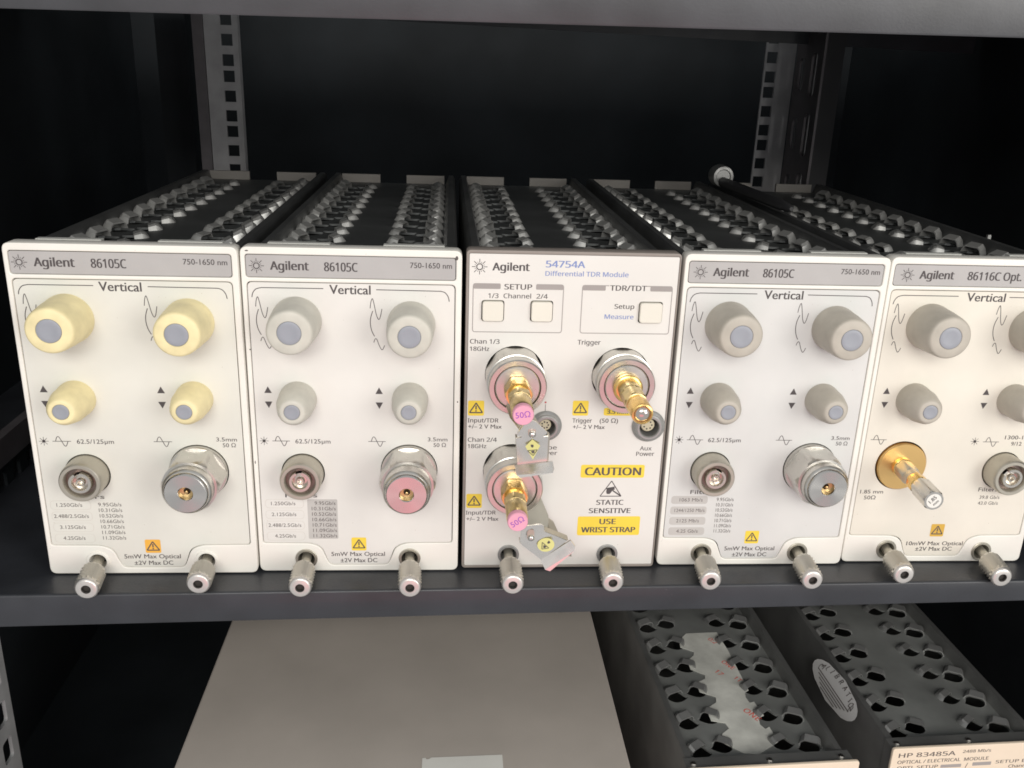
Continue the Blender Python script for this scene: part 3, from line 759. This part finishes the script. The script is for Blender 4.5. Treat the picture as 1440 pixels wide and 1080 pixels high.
# terminators screwed on the ring connectors
def terminator(u, z, h0, h1, label, ink, rot, tx, du=0.0, dz=0.0):
    o = on_mid('coaxial_terminator', label, 'terminator', 'gold coaxial terminators')
    a = h0 + .3
    mb = MB(); lathe(mb, u, z, [(5.4, a), (6.3, a + .6), (6.4, a + 1), (6.4, a + 8.2), (5.9, a + 9.2), (4.6, a + 9.3)], 66, du, dz, rf=hexr(11.6)); mb.build('coupling_nut', M['gold'], o, ang=28)
    mb = MB(); lathe(mb, u, z, [(4.5, a + 9), (4.5, a + 12), (5.4, a + 12.3), (5.4, a + 17.0), (4.9, a + 17.8), (4.4, a + 18)], 66, du, dz, rf=hexr(9.8, .3)); mb.build('wrench_flat', M['gold_dull'], o, ang=28)
    mb = MB(); lathe(mb, u, z, [(4.7, a + 17.5), (4.85, a + 18.2), (4.85, h1 - 4.2), (4.5, h1 - 3.5)], 40, du, dz); mb.build('barrel', M['gold_dull'], o)
    mb = MB(); lathe(mb, u, z, [(4.5, h1 - 4), (4.55, h1 - .5), (4.2, h1), (.4, h1)], 40, du, dz); k = mb.build('painted_end', M['pink'], o)
    mb = MB(); text(mb, tx, u + du * h1 - .2, z + dz * h1 + .3, 2.6, None, h=h1 + .06, bold=.004, rot=rot, centre=True); mb.build('handwriting', ink, k)
    return o


terminator(*CH[0], 20, 54, 'gold terminator with pink end on the upper channel connector', M['ink_violet'], .12, '50Ω', -.004, -.004)
terminator(*CH[1], 22, 55, 'gold terminator with pink end on the lower channel connector', M['ink_violet'], .6, '50Ω', -.02, .004)
u, z = CH[2]; o = on_mid('coaxial_terminator', 'gold coaxial terminator with glassy domed end on the trigger connector', 'terminator', 'gold coaxial terminators')
mb = MB(); lathe(mb, u, z, [(6.6, 16.2), (6.9, 16.8), (6.9, 19), (6.2, 19.6), (5.2, 19.8)], 48); mb.build('flange', M['gold'], o)
mb = MB(); lathe(mb, u, z, [(5.2, 19.5), (5.2, 27), (4.6, 27.5), (4.6, 29), (5.3, 29.4), (5.3, 38), (4.8, 38.8), (4.3, 39)], 66, rf=hexr(9.7, .2)); mb.build('nut', M['gold_dull'], o, ang=28)
mb = MB(); lathe(mb, u, z, [(4.2, 38.5), (4.3, 42), (4.9, 42.6), (4.9, 50.5), (4.6, 51.6), (3.9, 51.8), (3.5, 51.2)], 40, cap=False); mb.build('barrel', M['gold'], o)
mb = MB(); lathe(mb, u, z, [(3.7, 50.6), (3.3, 51.4), (2.4, 52.2), (1.2, 52.6), (.2, 52.7)], 32); mb.build('domed_end', M['lens'], o, ang=80)


# hinged metal tags below the two channel terminators
def plate(mb, pts, th=0.7):
    n = len(pts); v = [(x, -h, z) for x, z, h in pts] + [(x, -h + th, z) for x, z, h in pts]
    mb.add(v, [tuple(range(n)), tuple(range(2 * n - 1, n - 1, -1))] + [(i, n + i, n + (i + 1) % n, (i + 1) % n) for i in range(n)])


def tag(label, outline, lip, hole, stick, arm, rot):
    o = on_mid('metal_tag', label, 'metal tag', 'hinged metal tags under the terminators')
    mb = MB(); plate(mb, outline, 1.0); mb.build('plate', M['tag'], o, ang=20)
    mb = MB(); plate(mb, lip, .9); mb.build('folded_lip', M['tag'], o, ang=20)
    k0 = len(outline) - 6 if 'upright' in label else 7; mb = MB()
    for (x, z, h), (x2, z2, h2) in (((22.0, 90.2, 43.0), (23.4, 75.8, 38.9)), ((36.2, 91.5, 43.4), (36.7, 77.6, 38.9))) if 'upright' in label else (((25.6, 37.4, 41), (36.4, 25.6, 36)), ((36.9, 43.0, 41), (48.2, 36.2, 37))):
        mb.add([(x, -h, z), (x2, -h2, z2), (x2, -h2 + 5, z2), (x, -h + 5, z), (x + .7, -h, z), (x2 + .7, -h2, z2), (x2 + .7, -h2 + 5, z2), (x + .7, -h + 5, z)], [(0, 1, 2, 3), (7, 6, 5, 4), (0, 4, 5, 1), (1, 5, 6, 2), (2, 6, 7, 3), (3, 7, 4, 0)])
    mb.build('bent_side', M['nickel'], o, ang=20)
    x, z, h = hole
    mb = MB(); pts = []
    for k in range(20):
        a = 2 * math.pi * k / 20; pts.append((x + 1.7 * math.cos(a), z + (2.2 if math.sin(a) > 0 else 0) + 1.7 * math.sin(a)))
    flat(mb, pts, h + .35); mb.build('slot', M['nickel'], o)
    mb = MB(); lathe(mb, x + .2, z - .4, [(1.6, h), (1.55, h + .9), (1.1, h + 1.5), (.4, h + 1.75)], 24); mb.build('rivet', M['steel_face'], o, ang=80)
    sx, sz, sh, poly = stick
    mb = MB(); flat(mb, poly, sh); q = mb.build('sticker', M['tag_sticker'], o)
    mb = MB(); c, s = math.cos(rot), math.sin(rot)
    def pp(L): return [(sx + a * c - b * s, sz + a * s + b * c) for a, b in L]
    flat(mb, pp([(-.6, 2.6), (.6, 2.4), (.7, 1.6), (.2, 1.0), (-.5, 1.4)]), sh + .08)
    for L in ([(-2.2, -.2), (2.2, -.2)], [(2.2, -.2), (.2, -2.8)], [(.2, -2.8), (-2.2, -.2)]): ribbon(mb, pp(L), .32, sh + .08)
    flat(mb, pp([(-.7, -.6), (.9, -.4), (.9, -1.4), (.2, -1.9), (-.4, -1.3)]), sh + .08); mb.build('sticker_symbol', M['ink'], q)
    mb = MB()
    for a_ in arm: plate(mb, a_, 1.4)
    mb.build('hinge_arm', M['nickel'], o, ang=20)
    return o


tag('upright silver tag with pale green diamond sticker, under the upper terminator',
    [(25.6, 98.4, 45.8), (26.6, 99.5, 46), (28.4, 99.9, 46.2), (30.2, 99.2, 46), (32.2, 97.0, 45.4), (35.6, 93.8, 44.2), (35.2, 92.5, 43.9), (34.0, 92.0, 43.8), (34.2, 91.2, 43.5), (36.2, 91.5, 43.5), (36.7, 77.6, 39), (23.4, 75.8, 39), (22.0, 90.2, 43.1), (24.4, 90.9, 43.4), (24.3, 91.7, 43.6), (22.3, 91.8, 43.6), (22.7, 93.4, 44.1)],
    [(22.2, 75.4, 38.6), (39.3, 77.2, 38.6), (39.9, 75.0, 41.5), (39.2, 73.6, 43.0), (24.4, 71.2, 43.2), (22.8, 72.2, 42.2)],
    (28.7, 93.4, 44.4), (29.4, 85.0, 43.4, [(26.2, 86.6), (29.2, 90.0), (32.8, 87.0), (29.8, 80.2)]),
    [[(18, 98, 14), (30, 94, 14), (34, 91, 30), (33, 92, 42), (24, 93, 42), (20, 95, 30)]], .1)
tag('slanted silver tag with yellow round sticker, under the lower terminator',
    [(25.8, 46.2, 43.8), (27.2, 47.4, 44), (35.2, 47.4, 42.2), (36.4, 46.2, 42), (36.8, 43.2, 41), (48.3, 36.0, 37), (36.7, 25.4, 36), (27.0, 35.6, 40.4), (25.6, 37.6, 41)],
    [(36.4, 25.2, 35.6), (50.2, 35.9, 36.4), (52.3, 33.2, 37.5), (51.8, 31.0, 38), (40.9, 20.4, 38), (38.6, 21.0, 37.6)],
    (30.4, 41.4, 42.6), (38.0, 35.6, 40.0, [(38.0 + 4.0 * math.cos(2 * math.pi * k / 24), 35.6 + 3.6 * math.sin(2 * math.pi * k / 24)) for k in range(24)]),
    [[(28, 44, 12), (37.5, 47, 12), (42, 37, 14), (42, 32, 18), (38, 30, 26), (32, 34, 26)], [(41, 36.5, 14), (44.5, 34, 15), (45, 31, 16), (48, 28, 22), (52, 26, 27), (52, 23.5, 30), (49, 24, 30), (42.5, 30, 22)]], -.75)

FACE = None
# 1.85 mm adapter on the gold disc of the right module
o = thing('coaxial_adapter', 'steel and gold hex adapter with round white size label on the gold disc', 'coaxial adapter', (XS[4], YS[4], 0), YAW[4])
u, z = 23.6, 56.2; du, dz = -.036, -.04
mb = MB(); lathe(mb, u, z, [(3.8, 2.7), (4.9, 3.2), (4.9, 11.5), (4.5, 12.3)], 66, du, dz, rf=hexr(9.0, .2)); lathe(mb, u, z, [(4.4, 12.2), (4.4, 16), (4.1, 16.5)], 40, du, dz); mb.build('steel_nut', M['nickel'], o, ang=28)
mb = MB(); lathe(mb, u, z, [(4.2, 16), (4.8, 16.5), (4.8, 21.5), (4.2, 22.2), (4.2, 23)], 66, du, dz, rf=hexr(8.8, .5)); mb.build('gold_nut', M['gold'], o, ang=28)
mb = MB(); lathe(mb, u, z, [(4.6, 22.6), (5.2, 23.2), (5.2, 36.4), (4.7, 37.2), (3, 37.2)], 66, du, dz, rf=hexr(9.5, .2)); mb.build('steel_cap', M['steel'], o, ang=28)
mb = MB(); flat(mb, circ(u + du * 37.2, z + dz * 37.2, 3.7, 32), 37.26); k = mb.build('size_label', M['paper'], o)
mb = MB(); text(mb, '1.85', u + du * 37.2 - .8, z + dz * 37.2 + .7, 1.9, None, h=37.31, bold=.012, rot=.85, centre=True); text(mb, 'mm', u + du * 37.2 + 1.0, z + dz * 37.2 - .9, 1.5, None, h=37.31, bold=.012, rot=.85, centre=True); mb.build('size_lettering', M['ink'], k)

# black rod with a metal end lying on the seam between the two right modules
o = thing('black_rod', 'black rod with round metal end lying along the two right modules', 'rod', (403, 0, 167))
mb = MB(); lathe(mb, 8, 0, [(3.8, -285), (3.8, -280), (3.6, -200), (3.4, -165), (2.2, -150), (1.2, -148)], 24, du=.028); mb.build('sleeve', M['rod'], o)
mb = MB(); lathe(mb, 0, 4, [(7.8, -300), (8.2, -298), (8.2, -288), (7.6, -285), (5.6, -284.6), (5.0, -285.6)], 32); mb.build('end_ferrule', M['socket'], o)
for i, (x, y) in enumerate(((424 - XS[4], 114 - 7), (523 - XS[4], 125 - 7), (528 - XS[4] - 30, 300))):
    par = [q for q in C.objects if q.name.startswith('instrument_module') and 'gold disc connector' in q.get('label', '')][0]
    mb = MB(); mb.add(*(lambda v, f: (v, f))(*((lambda m_: (m_.v, m_.f))(box(MB(), x - 1, x + 1, y - 1, y + 1, 154.2, 157.5))))); mb.build('cover_pin', M['case'], par)

FACE = SANS
# ------------------------------------------------------------------ lower shelf
t = thing('instrument_case', 'large plain beige instrument case on the lower shelf, left of the perforated modules', 'instrument case', (46, 0, -280.5))
mb = MB(); sheet(mb, [rrect(0, 254, -40, 300, 3)], 0, 154, 1.2, plane='xy'); mb.build('cover', M['box'], t, ang=40)
mb = MB(); sheet(mb, [[(136.2, -36), (182, -36), (181.8, 10.6), (141.5, 9.4), (140.2, 8.2), (138.8, 8.0), (138.2, 9.2), (136.4, 9.0)]], 154.05, 154.25, plane='xy'); mb.build('paper_label', M['paper'], t)


def low_module(label, x, y, yaw, hp):
    t = thing('perforated_module', label, 'perforated module', (x, y, -280), yaw, 'perforated modules on the lower shelf')
    body(t, 13, 12, 320, dark=False)
    mb = MB(); sheet(mb, [rrect(0, 99.5, 0, 165, 2)], -2, 0, .4); p = mb.build('front_panel', M['hp_panel'], t, ang=40)
    mb = MB(); box(mb, 1.5, 98, 2.2, 12, 140, 162.5); mb.build('front_frame', M['case'], t)
    mb = MB()
    for a in (6, 50, 92): lathe(MB(), 0, 0, [(1, 0), (1, 1)], 8); m2 = lathe(MB(), 0, 0, [(1.7, 0), (1.7, .6), (1.2, 1.0)], 14); mb.add([(a + vx, 7 + vz, 162.5 - vy) for vx, vy, vz in m2.v], [q[::-1] for q in m2.f])
    mb.build('frame_screw', M['nickel_light'], t)
    if hp:
        D = Print(M['ink_brown'], p); G = Print(M['bar_grey'], p); h = .06
        text(D, 'HP 83485A', 4.0, 158.7, 3.0, 38.4, h=h, bold=.010); text(D, '2488 Mb/s', 42.8, 160.0, 2.0, 60, h=h, bold=.004)
        text(D, 'OPTICAL / ELECTRICAL  MODULE', 4.0, 154.3, 2.3, 59.6, h=h, bold=.006)
        text(D, 'OPTL SETUP', 4.4, 150.2, 2.2, 29.3, h=h, bold=.006); G.new('print_bar'); flat(G, rrect(31, 43.6, 150, 152.2, .3, 2), h); G.new('print_bar'); flat(G, rrect(50.5, 62, 150.4, 152.8, .3, 2), h)
        text(D, 'SETUP EL', 64.7, 151.3, 2.2, 86, h=h, bold=.006); text(D, 'Channel', 73.5, 147.6, 2.2, 87, h=h, bold=.004); D.new('divider'); ribbon(D, [(46.4, 149), (47.4, 152.6)], .4, h)
        D.build('printed_lettering', M['ink_brown'], p); G.build('print_bar', M['bar_grey'], p)
    return t


LA = low_module('grey perforated module with a torn strip of tape along its top, lower shelf', 327, -17, R(2.4), False)
LB = low_module('grey perforated module with tan front panel and oval paper seal, lower right corner', 450, -4, R(2.2), True)
# tape on the left one (in its own frame: x-327, y+14 rotated back)
def to_local(x, y, ox, oy, a): dx, dy = x - ox, y - oy; return (dx * math.cos(a) + dy * math.sin(a), -dx * math.sin(a) + dy * math.cos(a))
TP = [(363, 128), (385, 129), (387, 108), (388, 66), (385, 64), (384, 59), (385, 54), (388, 55), (390, 42), (386, 40), (385, 34), (387, 30), (390, 32), (391, 19), (388, 17), (376, 9), (368, 10), (360, 17), (356, 21), (360, 27), (365, 31), (364, 36), (356, 38), (356, 49), (364, 55), (365, 60), (356, 65), (356, 74), (363, 78), (364, 82), (356, 88), (356, 97), (362, 103), (363, 107), (355, 112), (356, 120)]
TL = [to_local(x, y, 327, -14, R(2.4)) for x, y in TP]
cx_ = sum(p[0] for p in TL) / len(TL); NT = len(TL)
mb = MB()
sheet(mb, [TL], 154.15, 154.4, plane='xy'); tp = mb.build('masking_tape', M['tape'], LA)
for s, x, y, cap in (('ONE', 383, 43, 4.2), ('1T', 384.5, 77, 3.6), ('ONE', 382.5, 92, 3.6), ('17', 374, 84, 3.8), ('0:2', 379.5, 119, 3.6)):
    mb = MB(); m2 = text(MB(), s, 0, 0, cap, None, h=0, bold=.006, centre=True); a = R(-62) + R(2.4)
    px_, py_ = to_local(x, y, 327, -14, R(2.4))
    mb.add([(px_ + vx * math.cos(a) - vz * math.sin(a), py_ + vx * math.sin(a) + vz * math.cos(a), 154.46 - vy) for vx, vy, vz in m2.v], m2.f)
    mb.build('red_lettering', M['ink_red'], tp)
# oval calibration seal curling off the left edge of the right one
n = 28; v = []; cx, cz = 0, 0
a0 = to_local(449, 62, 450, -4, R(2.2))
def seal_pt(p, q):
    """p along the strip front-back, q across (0 = top edge on the case, 1 = hanging free)"""
    return (2.5 - 9 * q - 2.5 * math.sin(q * 2.2), a0[1] + p, 161.6 - 15 * q + 1.5 * math.sin(q * 3))
pts = [(29 * math.cos(2 * math.pi * k / n), .5 + .5 * math.sin(2 * math.pi * k / n)) for k in range(n)]
mb = MB(); rings = []
NR = 8
grid = []
for j in range(NR + 1):
    q = j / NR; hw = 29 * math.sqrt(max(0, 1 - (2 * q - 1) ** 2)) + .4
    for i in range(13): grid.append(seal_pt(hw * (i / 6 - 1), q))
mb.add(grid, [(j * 13 + i, j * 13 + i + 1, (j + 1) * 13 + i + 1, (j + 1) * 13 + i) for j in range(NR) for i in range(12)])
sl = mb.build('paper_seal', M['seal'], LB)
mb = MB(); NL = 11; s_ = 'CALIBRATION'
for k, ch in enumerate(s_):
    ph = math.pi * (0.93 - .86 * k / (NL - 1)); m2 = text(MB(), ch, 0, 0, 3.4, None, h=0, bold=.006, centre=True)
    # letters follow the upper rim of the oval
    pc = 22 * math.cos(ph); qc = .5 - .36 * math.sin(ph)
    for_v = []
    tx = -math.sin(ph) * 22; ty = -.36 * math.cos(ph) * 17; L_ = math.hypot(tx, ty); tx /= -L_; ty /= L_
    for vx, vy, vz in m2.v:
        dp = vx * tx - vz * ty * 1; dq = (vx * ty * -1 + -vz * abs(tx)) / 17
        P_ = seal_pt(-(pc) - vx * abs(tx) - vz * ty * .5, qc - vz * .9 / 17 + vx * ty / 17)
        for_v.append((P_[0] - .25, P_[1], P_[2] + .25))
    mb.add(for_v, m2.f)
for r_ in range(5):
    q = .52 + .085 * r_; hw = 22 - 3 * r_
    a_ = [seal_pt(-hw + 2 * hw * k / 10, q) for k in range(11)]; b_ = [seal_pt(-hw + 2 * hw * k / 10, q + .03) for k in range(11)]
    sh_ = lambda L: [(x - .25, y, z + .25) for x, y, z in L]
    mb.add(sh_(a_) + sh_(b_), [(k, k + 1, 12 + k, 11 + k) for k in range(10)])
mb.build('seal_lettering', M['ink_brown'], sl)
